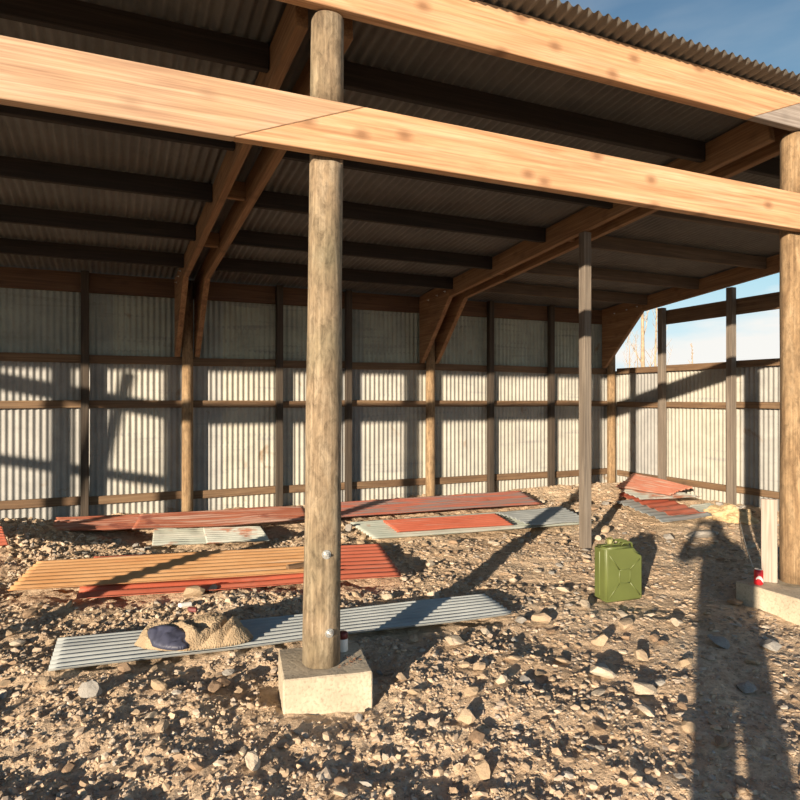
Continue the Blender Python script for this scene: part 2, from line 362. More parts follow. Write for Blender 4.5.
GX, GY = np.meshgrid(gx, gy); GXf, GYf = GX.ravel(), GY.ravel()
GZ = hgt(GXf, GYf) + rough(GXf, GYf) * ((np.abs(GXf) < 11) & (GYf < 11.6))
nx, ny = len(gx), len(gy); ii = np.arange(nx * ny).reshape(ny, nx)
quads = np.stack([ii[:-1, :-1], ii[:-1, 1:], ii[1:, 1:], ii[1:, :-1]], -1).reshape(-1, 4)
def np_mesh(V, F, smooth=False):
    me = bpy.data.meshes.new('m'); k = F.shape[1]
    me.vertices.add(len(V)); me.vertices.foreach_set('co', np.asarray(V, np.float32).ravel())
    me.loops.add(F.size); me.loops.foreach_set('vertex_index', F.astype(np.int32).ravel())
    me.polygons.add(len(F)); me.polygons.foreach_set('loop_start', np.arange(0, F.size, k, dtype=np.int32))
    me.polygons.foreach_set('use_smooth', np.full(len(F), smooth)); me.update(calc_edges=True); me.validate(); return me
tag(link('ground', np_mesh(np.stack([GXf, GYf, GZ], 1), quads, False), M['earth']), kind='structure')

# ------------------------------------------------------------------ walls and roof
PITCH, AMP = .0762, .0105
def corr_wall(rows, x0, x1, y):
    """upright corrugated cladding in local coordinates: X along the wall, Z up; rows = (z0, z1, push)"""
    V = []; F = []; xs = np.arange(x0, x1 + 1e-6, PITCH / 8)
    for z0, z1, push in rows:
        zs = np.linspace(z0, z1, 4); base = len(V)
        for z in zs:
            for x in xs:
                V.append((x, y - push + AMP * math.cos(2 * math.pi * x / PITCH) + .004 * math.sin(x * 2.1 + z), z + .006 * math.sin(math.floor(x / .72) * 7.0)))
        w = len(xs)
        for i in range(len(zs) - 1):
            for k in range(w - 1):
                F.append((base + i * w + k, base + i * w + k + 1, base + (i + 1) * w + k + 1, base + (i + 1) * w + k))
    return V, F
Yw = 9.532; Xr = 8.58
V, F = corr_wall([(-.06, 2.15, 0)], -9.0, Xr, Yw)
wb_ = tag(link('wall_back', from_py(V, F, True), M['wall']), kind='structure')
V, F = corr_wall([(2.09, 3.252, .004)], -9.0, Xr, Yw + .004)
up_ = link('cladding', from_py(V, F, True), M['wall_old'], wb_)
V, F = corr_wall([(-.06, 2.12, 0)], 0, 4.3, 0)
tag(link('wall_right', from_py(V, F, True), M['wall'], None, Matrix.Translation((Xr, 5.3, 0)) @ Matrix.Rotation(math.pi / 2, 4, 'Z')), kind='structure')
def zroof(Y): return 4.1675 - .095 * Y
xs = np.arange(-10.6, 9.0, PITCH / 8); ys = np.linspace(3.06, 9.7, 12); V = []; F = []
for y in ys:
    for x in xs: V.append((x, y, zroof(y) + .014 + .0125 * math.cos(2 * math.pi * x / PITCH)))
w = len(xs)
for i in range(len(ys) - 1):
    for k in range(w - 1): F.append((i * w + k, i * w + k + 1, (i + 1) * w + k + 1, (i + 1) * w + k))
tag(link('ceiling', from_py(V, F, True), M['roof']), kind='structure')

# ------------------------------------------------------------------ upright timbers
def wx(px):                                   # where the back wall shows at column px
    u = (px - 400) / FPX; D = 9.42 / (CT - u * ST); return D * (ST + u * CT)
XA, XB, XC, XD, XE, XF, XG, XH = [wx(q) for q in (85, 187.5, 279, 348, 425.5, 490, 550.5, 608.5)]
XB, XE, XH = .94, 4.70, 8.46
XL = XA - 1.26
stud_lab = {XA: 'tall dark square stud on the back wall, third upright behind the grey-green sheets, furthest from corner',
            XC: 'dark square wall stud just past the log under the steep rafter pair',
            XD: 'dark square stud on the back wall partly hidden behind the foreground log post',
            XF: 'dark square stud on the back wall, next after the log under the middle gusset',
            XG: 'dark square stud on the back wall, next to the corner log'}
stud_lab[XA] = 'dark square stud on the back wall, the one furthest from the sheet-filled corner'
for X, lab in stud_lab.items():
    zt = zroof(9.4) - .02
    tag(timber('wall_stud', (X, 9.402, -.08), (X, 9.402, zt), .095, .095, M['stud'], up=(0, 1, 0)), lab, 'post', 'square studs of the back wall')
for X, lab in ((XB, 'round log pole in the back wall under the steep narrow rafter pair'),
               (XE, 'round log pole in the back wall under the middle plywood gusset'),
               (XH, 'round log pole in the corner where the two tin walls meet')):
    tag(log('wall_pole', (X, 9.37, -.1), (X, 9.37, 3.2), .078, .072, M['log_warm'], sd=X), lab, 'post', 'log poles of the back wall')
bays = [(XL, XA, 'the outermost bay in view'), (XA, XB, 'the bay before the steep rafter pair'), (XB, XC, 'the bay just past the steep rafter pair'),
        (XC, XD, 'the bay behind the foreground log post'), (XD, XE, 'the bay just before the middle gusset'),
        (XE, XF, 'the bay just past the middle gusset'), (XF, XG, 'the bay behind the free-standing square post'), (XG, XH, 'the corner bay')]
rows = [(.245, 'low', .108), (1.515, 'middle', .10), (2.115, 'upper', .108)]
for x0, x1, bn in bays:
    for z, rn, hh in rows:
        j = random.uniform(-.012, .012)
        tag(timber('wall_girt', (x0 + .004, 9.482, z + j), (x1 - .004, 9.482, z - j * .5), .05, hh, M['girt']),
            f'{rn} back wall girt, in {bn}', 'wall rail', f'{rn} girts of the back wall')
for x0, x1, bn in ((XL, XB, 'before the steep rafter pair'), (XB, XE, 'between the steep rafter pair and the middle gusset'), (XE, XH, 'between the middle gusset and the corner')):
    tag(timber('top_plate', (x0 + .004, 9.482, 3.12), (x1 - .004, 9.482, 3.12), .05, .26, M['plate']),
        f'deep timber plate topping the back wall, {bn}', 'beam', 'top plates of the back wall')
# the open side wall
for Y, zt, lab in ((8.13, 3.12, 'dark square post in the open side wall, closer to the corner log'), (6.80, 3.25, 'dark square post in the open side wall rising from the clay mound'),
                   (5.45, 3.38, 'dark square post ending the open side wall behind the big log pole')):
    tag(timber('wall_stud', (8.43, Y, -.08), (8.43, Y, zt), .10, .10, M['stud_grey'], up=(0, 1, 0)), lab, 'post', 'square posts of the side wall')
sbays = [(9.27, 8.13, 'between the corner log and the first side post'), (8.13, 6.80, 'between the two side posts in view'), (6.80, 5.40, 'beyond the post on the clay mound')]
for y0, y1, bn in sbays:
    for z, rn, hh in ((.24, 'low', .095), (1.50, 'middle', .095), (2.11, 'upper', .10)):
        tag(timber('wall_girt', (8.515, y0 - .004, z), (8.515, y1 + .004, z - .01), .05, hh, M['girt']),
            f'{rn} side wall girt, {bn}', 'wall rail', f'{rn} girts of the side wall')
for y0, y1, bn in ((8.18, 6.80, 'spanning the two side posts in view'), (6.80, 5.40, 'beyond the post on the clay mound')):
    tag(timber('wall_girt', (8.515, y0, 2.965), (8.515, y1 + .004, 2.965), .05, .235, M['girt']), f'wide top rail against open sky, {bn}', 'wall rail', 'top rails of the side wall')

# ------------------------------------------------------------------ roof timbers
def zraf(Y): return 3.1 + (8.5 - Y) * .095
def rafter_pair(X, lab, sides=(-1, 1)):
    root = empty('double_rafter', (X, 9.2, 3.0)); tag(root, lab, 'rafter', 'double rafters with gussets')
    xf = lambda y: X + .13 * (9.4 - y) / 6.1
    for s in sides:
        o_ = s * .13
        p0 = Vector((xf(8.47) + o_, 8.47, zraf(8.47) + .122)); p1 = Vector((xf(3.43) + o_, 3.43, zraf(3.43) + .122))
        timber('plank', p0, p1, .07, .238, M['rafter'], root)
        mw = Matrix.Translation((X + o_, 9.44, 0)) @ Matrix.Rotation(-math.pi / 2 + .021, 4, 'Z')
        extrude_poly('gusset', [(.0, 2.17), (.06, 2.17), (.965, zraf(8.475)), (.965, zroof(8.475) - .02), (.0, zroof(9.44) - .02)], .07, M['ply'], mw, root)
        for yy in (8.55, 8.8, 9.1): bolt(root, (X + o_ + s * .037, yy, zraf(yy) + .1), (s, 0, 0), .007)
    if len(sides) > 1:
        for y in (4.6, 6.0, 7.4):
            timber('spacer_block', (xf(y) - .094, y, zraf(y) + .14), (xf(y) + .094, y, zraf(y) + .14), .05, .16, M['rafter'], root)
    return root
rafter_pair(XB, 'steep pair of rafters with gussets, above the wall log between the rust-red sheets')
rafter_pair(XE, 'pair of rafters with a brown gusset, above the free-standing square post')
rafter_pair(XH, 'single rafter sloping along the open side wall, its gusset at the corner log', (-1,))
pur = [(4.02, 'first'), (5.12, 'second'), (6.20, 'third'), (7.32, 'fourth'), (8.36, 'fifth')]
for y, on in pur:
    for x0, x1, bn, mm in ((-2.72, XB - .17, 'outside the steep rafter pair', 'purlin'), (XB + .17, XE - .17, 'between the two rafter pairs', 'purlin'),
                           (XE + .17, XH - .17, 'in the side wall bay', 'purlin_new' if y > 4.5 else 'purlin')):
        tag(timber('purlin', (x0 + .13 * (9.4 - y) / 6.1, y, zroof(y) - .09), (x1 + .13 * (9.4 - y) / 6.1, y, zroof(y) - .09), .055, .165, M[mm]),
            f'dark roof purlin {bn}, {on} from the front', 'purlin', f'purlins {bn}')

# ------------------------------------------------------------------ front posts and beams
YB0, YB1 = 3.21, 3.28
XP1, XP2 = 1.03, 4.80
def scarf_beam(xa, xb, z0, z1, X0, X1):
    """two outlines (X, Z) of a beam from X0 to X1 joined by a long slope from (xa, z0) to (xb, z1)"""
    return [(X0, z0), (xa - .002, z0), (xb - .002, z1), (X0, z1)], [(xa + .002, z0), (X1, z0), (X1, z1), (xb + .002, z1)]
ym = (YB0 + YB1) / 2
a, b_ = scarf_beam(.54, 1.226, 2.845, 3.117, -6.62, 6.6)
def beam(name, pts, mm, lab):
    x0 = pts[0][0]; q = [(p[0] - x0, p[1] - pts[0][1]) for p in pts]
    o = extrude_poly(name, q, YB1 - YB0, mm, Matrix.Translation((x0, ym, pts[0][1])), bev=.004)
    return tag(o, lab, 'beam', 'front beams')
beam('front_beam', a, M['pine_pink'], 'pinkish planed pine beam with a sloping end joint above the foreground log post')
beam('front_beam', b_, M['pine'], 'long knotty orange pine beam running from the foreground log post to the big pole')
a, b_ = scarf_beam(4.22, 4.9, 3.605, 3.862, -8.8, 8.9)
beam('roof_beam', a, M['pine'], 'high orange pine beam under the roof edge, ending in a joint over the big pole')
beam('roof_beam', b_, M['pine_grey'], 'high greyish beam under the roof edge, starting at the joint over the big pole')
def front_post(X, y, lean, lab, mm, r0, r1):
    root = empty('log_post', (X, y, .17)); tag(root, lab, 'post')
    log('pole', (X + lean, y, .165), (X - lean * 1.2, y, 3.595), r0, r1, mm, root, notch=(2.81, 3.125, YB1 + .004), sd=X, wob=.006)
    return root
p1 = front_post(XP1, 3.315, -.016, 'weathered round log post standing on the cast concrete block in the foreground', M['log'], .100, .087)
p2 = front_post(XP2, 3.315, 0, 'thick round log pole on the concrete block with the red can', M['log_warm'], .102, .095)
vdir = Vector((-.2, -1, 0)).normalized()
for (px_, py_) in ((327, 555), (331, 634)):
    D = 3.34; u = (px_ - 400) / FPX; z = CAMZ - (py_ - HZ) * D / FPX
    c = Vector((XP1 - .016 + .026 * z / 3.6, 3.315, z)); tgt = Vector((D * (ST + u * CT), D * (CT - u * ST), z)); d = (tgt - c); d.z = 0; d.normalize()
    bolt(p1, c + d * (.101 - .004 * z), d, .014)
for X, lab in ((-2.75, 'round log post further along the front, its shadow crossing the ochre sheet'), (-6.43, 'round log post near the far front end')):
    q = empty('log_post', (X, 3.315, 0)); tag(q, lab, 'post')
    log('pole', (X, 3.315, -.1), (X, 3.315, 3.595), .10, .09, M['log'], q, notch=(2.838, 3.125, YB1 + .004), sd=X)
# braced frame past the front end, which throws its shadow on the back wall
q = empty('braced_frame', (-8, 3.3, 0)); tag(q, 'braced timber frame past the open end of the shed', 'frame')
for X in (-7.74, -9.9): timber('post', (X, 3.38, -.1), (X, 3.38, 3.85), .13, .13, M['stud'], q, up=(0, 1, 0))
timber('rail', (-9.95, 3.27, 3.70), (-6.56, 3.27, 3.03), .06, .23, M['girt'], q)
timber('rail', (-9.95, 3.27, 2.70), (-6.56, 3.27, 2.05), .06, .15, M['girt'], q)
timber('brace', (-6.98, 3.34, 3.55), (-7.62, 3.34, 1.2), .06, .12, M['girt'], q, up=(0, 1, 0))
# free-standing square post under the middle rafters
XS, YS = 4.665, 5.57
tag(timber('square_post', (XS, YS, -.06), (XS, YS, zraf(YS) - .002), .095, .095, M['stud_grey'], up=(0, 1, 0)),
    'free-standing square timber post under the middle rafters, beside the jerrycan', 'post')

def rough_block(name, sx_, sy_, sz_, loc, rot, material, parent=None, jit=.006, bev=.007):
    bm = bmesh.new(); bmesh.ops.create_cube(bm, size=1)
    for v in bm.verts: v.co = Vector((v.co.x * sx_, v.co.y * sy_, (v.co.z + .5) * sz_))
    bmesh.ops.bevel(bm, geom=bm.edges[:], offset=bev, segments=1, affect='EDGES')
    bmesh.ops.subdivide_edges(bm, edges=[e for e in bm.edges if e.calc_length() > .1], cuts=9, use_grid_fill=True)
    for v in bm.verts:
        k = mnoise.noise_vector(v.co * 9 + Vector(loc)); v.co += k * jit
    bmesh.ops.triangulate(bm, faces=bm.faces[:])
    return link(name, from_bm(bm), material, parent, Matrix.Translation(Vector(loc)) @ Matrix.Rotation(rot, 4, 'Z'))
blk1 = tag(rough_block('concrete_block', 0.455, .42, .27, (1.035, 3.345, -.11), math.radians(-10), M['concrete'], jit=.003), 'cast concrete block under the foreground log post', 'block')
blk2 = tag(rough_block('concrete_block', .66, .56, .25, (4.80, 3.29, -.11), 0, M['concrete'], jit=.003), 'cast concrete block under the thick pole, with the red can on it', 'block')
ZB = .163; ZB2 = .143
for o, dz in ((p1, 0),): pass
tag(timber('plank_stub', (4.675, 3.435, ZB2), (4.675, 3.435, .79), .11, .04, M['stub'], up=(.75, .66, 0)), 'short pale plank standing on the block against the thick pole', 'plank')

# ------------------------------------------------------------------ corrugated sheets on the ground
FOOT = []
def sheet(px4, zs, waves, mm, lab, group='loose corrugated sheets', bend=.010, sd=0, amp=.0105, rag=0.0):
    """px4: photo corners start-back, start-front, end-front, end-back of a sheet lying at heights zs"""
    c = [P(x, y, z) for (x, y), z in zip(px4, zs)]
    FOOT.append([(q.x, q.y) for q in c])
    o0 = (c[0] + c[1]) / 2; mw, L = frame(o0, (c[2] + c[3]) / 2); inv = mw.inverted(); c = [inv @ q for q in c]
    nl, nw = 44, waves * 10; V = []; F = []
    for i in range(nl + 1):
        t = i / nl
        for k in range(nw + 1):
            s = k / nw
            tt = t
            if rag: tt = t + (rag if t > .5 else -rag) * mnoise.noise(Vector((s * 5 + sd, 3.1, sd))) * abs(2 * t - 1) ** 6
            q = c[0].lerp(c[3], tt).lerp(c[1].lerp(c[2], tt), s)
            q = q + Vector((0, 0, amp * math.cos(2 * math.pi * waves * s) + bend * mnoise.noise(Vector((t * 3 + sd, s * 1.2, sd * 1.7)))))
            V.append(q)
    w = nw + 1
    for i in range(nl):
        for k in range(nw): F.append((i * w + k, (i + 1) * w + k, (i + 1) * w + k + 1, i * w + k + 1))
    me = from_py(V, F, True); o = link('corrugated_sheet', me, mm, None, mw)
    so = o.modifiers.new('thickness', 'SOLIDIFY'); so.thickness = .0025; so.offset = 1
    return tag(o, lab, 'metal sheet', group)
sheet([(58, 640), (48, 671), (514, 614), (485, 595)], [.05] * 4, 8, M['sheet_grey'], 'long grey corrugated sheet in the foreground with the fleece jacket on it', sd=1)
sheet([(94, 557), (75, 600), (403, 577), (380, 544)], [.06] * 4, 9, M['sheet_red'], 'bright red corrugated sheet lying beneath the ochre one', sd=2)
sheet([(37, 562), (7, 591), (330, 572), (318, 546)], [.098] * 4, 8, M['sheet_ochre'], 'ochre-orange corrugated sheet lying on the bright red one', sd=3, bend=.004)
sheet([(56, 518), (51, 532), (226, 525), (221, 511.5)], [.115] * 4, 8, M['sheet_dull'], 'dull rust-red sheet along the back wall, its free end by the rubble heap', sd=4, bend=.012)
sheet([(140, 516), (132, 529.5), (309, 520), (303, 506)], [.165] * 4, 8, M['sheet_dull'], 'dull rust-red sheet along the back wall, its end behind the foreground log post', sd=5, bend=.02)
sheet([(154, 529), (152, 546), (210, 543.5), (204, 528)], [.045] * 4, 8, M['sheet_mint'], 'short pale grey-green sheet in front of the rust-red sheets', sd=6)
sheet([(203, 528), (207, 543.5), (270, 541), (261, 527)], [.065] * 4, 8, M['sheet_pale'], 'short pale sheet with rust patches, overlapping the grey-green one', sd=7)
sheet([(308, 505), (310, 519), (543, 504), (521, 491)], [.085] * 4, 8, M['sheet_band'], 'long red sheet with a grey worn band, close along the back wall', sd=8, bend=.01)
sheet([(350, 523), (374, 539), (592, 524), (560, 508)], [.05] * 4, 9, M['sheet_mint'], 'long grey-green sheet underneath the plain red one', sd=9, bend=.01)
sheet([(383, 521), (398, 532), (514, 525), (496, 514)], [.085] * 4, 7, M['sheet_red'], 'plain red sheet lying on the long grey-green one', sd=10, bend=.008)
sheet([(498, 513), (532, 525.5), (594, 521), (562, 507)], [.09] * 4, 8, M['sheet_grey'], 'pale grey sheet end reaching to the free-standing square post', sd=11, rag=.04)
# the stack of scraps in the corner
sheet([(616, 502), (668, 523), (714, 516), (655, 497)], [.09] * 4, 8, M['sheet_grey'], 'lowest grey sheet of the corner scrap stack', 'scrap sheets stacked in the corner', sd=12, rag=.08)
sheet([(618, 494), (672, 516), (706, 513), (640, 489)], [.15, .13, .13, .16], 7, M['sheet_red'], 'wide red sheet of the corner scrap stack, above the grey one', 'scrap sheets stacked in the corner', sd=13, rag=.06)
sheet([(690, 506), (700, 518), (731, 511), (710, 503)], [.06] * 4, 6, M['sheet_mint'], 'grey-lilac sheet end of the corner scrap stack, near the clay mound', 'scrap sheets stacked in the corner', sd=14, rag=.05)
sheet([(616, 488), (642, 500), (702, 497), (668, 489)], [.20] * 4, 6, M['sheet_pale'], 'torn pale sheet of the corner scrap stack, under the topmost red one', 'scrap sheets stacked in the corner', sd=15, rag=.12)
sheet([(634, 473.5), (615, 487), (668, 495), (692, 487)], [.27, .235, .235, .26], 8, M['sheet_pink'], 'topmost faded red sheet of the corner scrap stack', 'scrap sheets stacked in the corner', sd=16, rag=.08)
sheet([(-70, 520), (-60, 552), (9, 545), (2, 527)], [.30, .27, .27, .30], 7, M['sheet_red'], 'red sheet corner poking in beside the rubble heap', sd=17)

# ------------------------------------------------------------------ jerrycan
jc = P(618, 601, 0); jz = float(hgt(jc.x, jc.y)) + .012
JB = Matrix.Translation((jc.x + .065, jc.y + .07, jz)) @ Matrix.Rotation(math.radians(-6), 4, 'Z')
jroot = empty('jerrycan', JB.translation); jroot.rotation_euler = (0, 0, math.radians(-6))
tag(jroot, 'olive green steel jerrycan standing on the stony ground', 'jerrycan')
def jchild(name, me, mm, parent=None, smooth=False):
    o = bpy.data.objects.new(name, me); COL.objects.link(o); me.materials.append(mm); o.parent = parent or jroot; return o
prof = [(-.172, .0), (.172, .0), (.172, .355), (.10, .395), (.085, .428), (-.05, .428), (-.172, .428)]
def jshell(th, bev, seg):
    bm = bmesh.new(); vs = [bm.verts.new((x, -th / 2, z)) for x, z in prof]; f = bm.faces.new(vs)
    r_ = bmesh.ops.extrude_face_region(bm, geom=[f])
    for v in r_['geom']:
        if isinstance(v, bmesh.types.BMVert): v.co.y += th
    bmesh.ops.recalc_face_normals(bm, faces=bm.faces[:])
    bmesh.ops.bevel(bm, geom=bm.edges[:], offset=bev, segments=seg, affect='EDGES', clamp_overlap=True)
    return from_bm(bm, True)
jbody = jchild('body', jshell(.165, .021, 5), M['green'])
wnm = jbody.modifiers.new('normals', 'WEIGHTED_NORMAL'); wnm.keep_sharp = False
bm = bmesh.new()
loop = [Vector((x * 1.012, 0, (z - .21) * 1.012 + .21)) for x, z in prof]; dense = []
for i in range(len(loop)):
    for t in (.12, .5, .88): dense.append(loop[i].lerp(loop[(i + 1) % len(loop)], t))
tube_bm(bm, dense, .006, 6, True); jchild('seam', from_bm(bm, True), M['green'])
for s in (-1, 1):                           # pressed ribs: centre square with an arm to every corner
    bm = bmesh.new(); y = s * .0815
    sq = [Vector((-.05, y, .145)), Vector((.05, y, .145)), Vector((.05, y, .25)), Vector((-.05, y, .25))]
    tube_bm(bm, [sq[i].lerp(sq[(i + 1) % 4], t) for i in range(4) for t in (.08, .5, .92)], .0055, 6, True)
    for q, e in zip(sq, ((-.14, .04), (.14, .04), (.14, .325), (-.14, .37))):
        tube_bm(bm, [q, Vector((e[0], y, e[1]))], .0055, 6)
    jchild('rib', from_bm(bm, True), M['green'])
for y in (-.05, 0, .05):
    bm = bmesh.new()
    tube_bm(bm, [(-.005, y, .42), (.0, y, .446), (.012, y, .452), (.068, y, .452), (.084, y, .446), (.096, y, .40)], .010, 8)
    jchild('handle', from_bm(bm, True), M['green'])
bm = bmesh.new(); bmesh.ops.create_cone(bm, cap_ends=True, segments=20, radius1=.028, radius2=.025, depth=.045)
cap = jchild('spout_cap', from_bm(bm), M['green_worn']); cap.location = (-.05, .03, .447)
bm = bmesh.new(); tube_bm(bm, [(-.07, -.008, .43), (-.055, -.008, .466), (-.04, .03, .482), (-.055, .068, .466), (-.07, .068, .43)], .005, 6)
jchild('latch', from_bm(bm, True), M['green_worn'])
jx, jy = JB.translation.x, JB.translation.y

# ------------------------------------------------------------------ cans, cord, jacket, scraps
cz = ZB2
croot = empty('drink_can', (4.535, 3.42, cz)); tag(croot, 'small red drink can standing on the concrete block beside the plank', 'can')
lathe('body', [(.025, 0), (.032, .008), (.033, .012), (.033, .104), (.027, .116)], M['red_can'], (4.535, 3.42, cz), croot)
lathe('lid', [(.027, .1162), (.0275, .120), (.025, .121), (.024, .1185)], M['alu'], (4.535, 3.42, cz), croot)
V = []; F = []
nn = 22
for i in range(nn + 1):
    a = math.radians(-175 + 150 * i / nn); zc = .045 + .018 * math.sin(i / nn * 6.0); hw = .006 + .008 * math.sin(i / nn * math.pi)
    for zz in (zc - hw, zc + hw): V.append((.0334 * math.cos(a), .0334 * math.sin(a), zz))
    if i < nn: F.append((2 * i, 2 * i + 2, 2 * i + 3, 2 * i + 1))
link('label_band', from_py(V, F, True), M['white'], croot, Matrix.Translation((4.535, 3.42, cz)))
c2p = P(342.5, 645, ZB); c2p = Vector((1.168, 3.415, ZB))
croot = empty('paint_can', c2p); tag(croot, 'small white can with dark red top behind the foreground log post', 'can')
lathe('body', [(.026, 0), (.029, .004), (.029, .068), (.028, .071)], M['white'], c2p, croot)
lathe('cap', [(.0285, .0712), (.0285, .098), (.024, .106)], M['darkred'], c2p, croot)
a = Vector((8.40, 6.45, .20)); b2 = Vector((4.60, 3.50, ZB2 + .012)); pts = []
a = P(739, 517, .06); b2 = P(753, 567, ZB2 + .03)
for i in range(15):
    t = i / 14; q = a.lerp(b2, t); q.z -= .05 * math.sin(math.pi * t); q.z = max(q.z, float(hgt(q.x, q.y)) + .03); pts.append(q)
bm = bmesh.new(); tube_bm(bm, pts, .004, 6)
tag(link('cord', from_bm(bm, True), M['string']), 'thin pale cord running over the ground from the clay mound to the red can', 'cord')
# little block of wood on the ochre sheet
q = P(297, 567, .112); tag(timber('wood_offcut', q + Vector((-.09, -.02, .012)), q + Vector((.09, .02, .012)), .05, .035, M['girt']), 'short wood offcut lying on the ochre sheet beside the log post', 'offcut')

jk = empty('fleece_jacket', P(193, 642, .062)); tag(jk, 'crumpled tan fleece jacket with navy lining dropped on the long grey sheet', 'jacket')
ja = Vector((CT, -ST, 0)); jb = Vector((ST, CT, 0)); j0 = P(193, 642, .062)
def sstep(x): x = np.clip(x, 0, 1); return x * x * (3 - 2 * x)
def navy_r(a_, b_):                        # oval of the lining, turned a little
    da, db = a_ + .125, b_ + .075; c_, s_ = math.cos(-.55), math.sin(-.55)
    return np.hypot((da * c_ + db * s_) / .165, (-da * s_ + db * c_) / .085)
def cloth_h(a_, b_):
    wob = .10 * cellnoise(a_ + 7, b_ + 3, .11, 61) + .05 * cellnoise(a_, b_ + 9, .05, 62)
    cb = .02 + .10 * np.clip(a_, 0, 1)
    d_ = 1 - np.abs(a_ / .36) ** 2.4 - np.abs((b_ - cb) / (.165 - .10 * np.clip(a_, 0, 1))) ** 2.6 + wob
    env = sstep(d_ / .55) ** .6
    body = .070 + .045 * np.exp(-((a_ - .12) / .16) ** 2) * (.45 + .55 * sstep((b_ + .12) / .2)) + .03 * np.exp(-((a_ - .27) / .07) ** 2)
    fold = .016 * np.abs(np.sin(13 * (b_ + .5 * a_) + 2 * cellnoise(a_, b_, .16, 63))) + .014 * cellnoise(a_, b_, .07, 64)
    cut = .05 * np.exp(-((a_ - .165 - .5 * b_ + 2.2 * b_ ** 2) / .020) ** 2) + .045 * np.exp(-((a_ - .245 - .5 * b_) / .018) ** 2) + .022 * np.exp(-((b_ - .02 + .35 * (a_ - .02)) / .016) ** 2) * (a_ < .12)
    nap = .004 * cellnoise(a_, b_, .013, 65) + .003 * cellnoise(a_, b_, .007, 66)
    rim = .022 * np.exp(-((navy_r(a_, b_) - 1.22) / .20) ** 2) - .05 * (navy_r(a_, b_) < 1.0) * sstep((1.0 - navy_r(a_, b_)) / .3)
    return env * np.maximum(.012, body + fold - cut * (a_ > -.12) + rim + nap), d_
def shell(name, A, B, top, bot, keep, material, parent):
    n1, n2 = A.shape; V = []; F = []; I = {}
    for lay, Z in ((0, top), (1, bot)):
        for i in range(n1):
            for k in range(n2):
                if keep[i, k]:
                    I[lay, i, k] = len(V); q = j0 + ja * float(A[i, k]) + jb * float(B[i, k]) + Vector((0, 0, float(Z[i, k]))); V.append(q)
    E_ = {}
    for i in range(n1 - 1):
        for k in range(n2 - 1):
            c = [(i, k), (i + 1, k), (i + 1, k + 1), (i, k + 1)]
            if all(keep[q] for q in c):
                F.append([I[0, q[0], q[1]] for q in c]); F.append([I[1, q[0], q[1]] for q in c[::-1]])
                for m_ in range(4):
                    e = (c[m_], c[(m_ + 1) % 4]); r_ = (e[1], e[0])
                    if r_ in E_: del E_[r_]
                    else: E_[e] = 1
    for (p, q) in E_: F.append([I[0, q[0], q[1]], I[0, p[0], p[1]], I[1, p[0], p[1]], I[1, q[0], q[1]]])
    o = link(name, from_py(V, F, True), material); o.parent = parent; o.location = -Vector(parent.location); return o
A, B = np.meshgrid(np.arange(-.40, .40, .005), np.arange(-.22, .26, .005), indexing='ij')
Hc, dc = cloth_h(A.ravel(), B.ravel()); Hc = Hc.reshape(A.shape); dc = dc.reshape(A.shape)
shell('fleece', A, B, Hc + .004, np.zeros_like(Hc), dc > .0, M['fleece'], jk)
nr = navy_r(A, B); pil = np.clip(1 - nr ** 2, 0, 1) ** .5
Hn = .030 + .036 * pil + .010 * np.abs(np.sin(26 * (A * .8 + B * .6) + 3 * cellnoise(A.ravel(), B.ravel(), .06, 70).reshape(A.shape))) * pil + .045 * sstep((B + .16) / .16)
shell('lining', A, B, Hn, np.full_like(Hn, .02), nr < 1.0, M['navy'], jk)
q = P(186, 606, .03); o = rough_block('wrapper', .10, .045, .03, (q.x, q.y, float(hgt(q.x, q.y)) + .02), .4, M['white'], jit=.02)
tag(o, 'crumpled pale wrapper scrap on the stones behind the fleece jacket', 'litter')
q = P(193, 612, .03); o = rough_block('wrapper', .07, .04, .03, (q.x, q.y, float(hgt(q.x, q.y)) + .02), -.3, M['darkred'], jit=.02)
tag(o, 'crumpled dark red wrapper scrap on the stones behind the fleece jacket', 'litter')
# crumbs of dead leaf on the block top
V = []; F = []
for i in range(70):
    a = R.uniform(0, 6.28); d_ = R.uniform(.11, .2); cx_, cy_ = 1.03 + d_ * math.cos(a) * .9 + .03, 3.32 + d_ * math.sin(a) * .5 - .04
    if math.hypot(cx_ - 1.02, cy_ - 3.315) < .112 or abs(cx_ - 1.035) > .18 or abs(cy_ - 3.345) > .17 or cx_ < 1.06: continue
    k = len(V); s_ = R.uniform(.004, .011)
    for j in range(4): V.append((cx_ + s_ * R.uniform(-1, 1), cy_ + s_ * R.uniform(-1, 1), ZB + .001 + R.uniform(0, .008)))
    F += [(k, k + 1, k + 2), (k, k + 2, k + 3), (k, k + 3, k + 1), (k + 1, k + 3, k + 2)]
tag(link('leaf_crumbs', from_py(V, F), M['soil_leaf']), 'reddish dry leaf crumbs on top of the foreground concrete block', 'leaf litter', kind='stuff')
# clay mound at the foot of the side post
bm = bmesh.new(); bmesh.ops.create_icosphere(bm, subdivisions=5, radius=1)
for v in bm.verts:
    k = mnoise.fractal(v.co * 2.2, 1.0, 2.0, 5); v.co = Vector((v.co.x * .20, v.co.y * .34, v.co.z * .20)) * (1 + .28 * k)
mc = P(728, 519, 0)
tag(link('clay_mound', from_bm(bm, False), M['clay'], None, Matrix.Translation((mc.x, mc.y, -.02))), 'pale yellowish clay mound at the foot of the side wall post', 'mound')

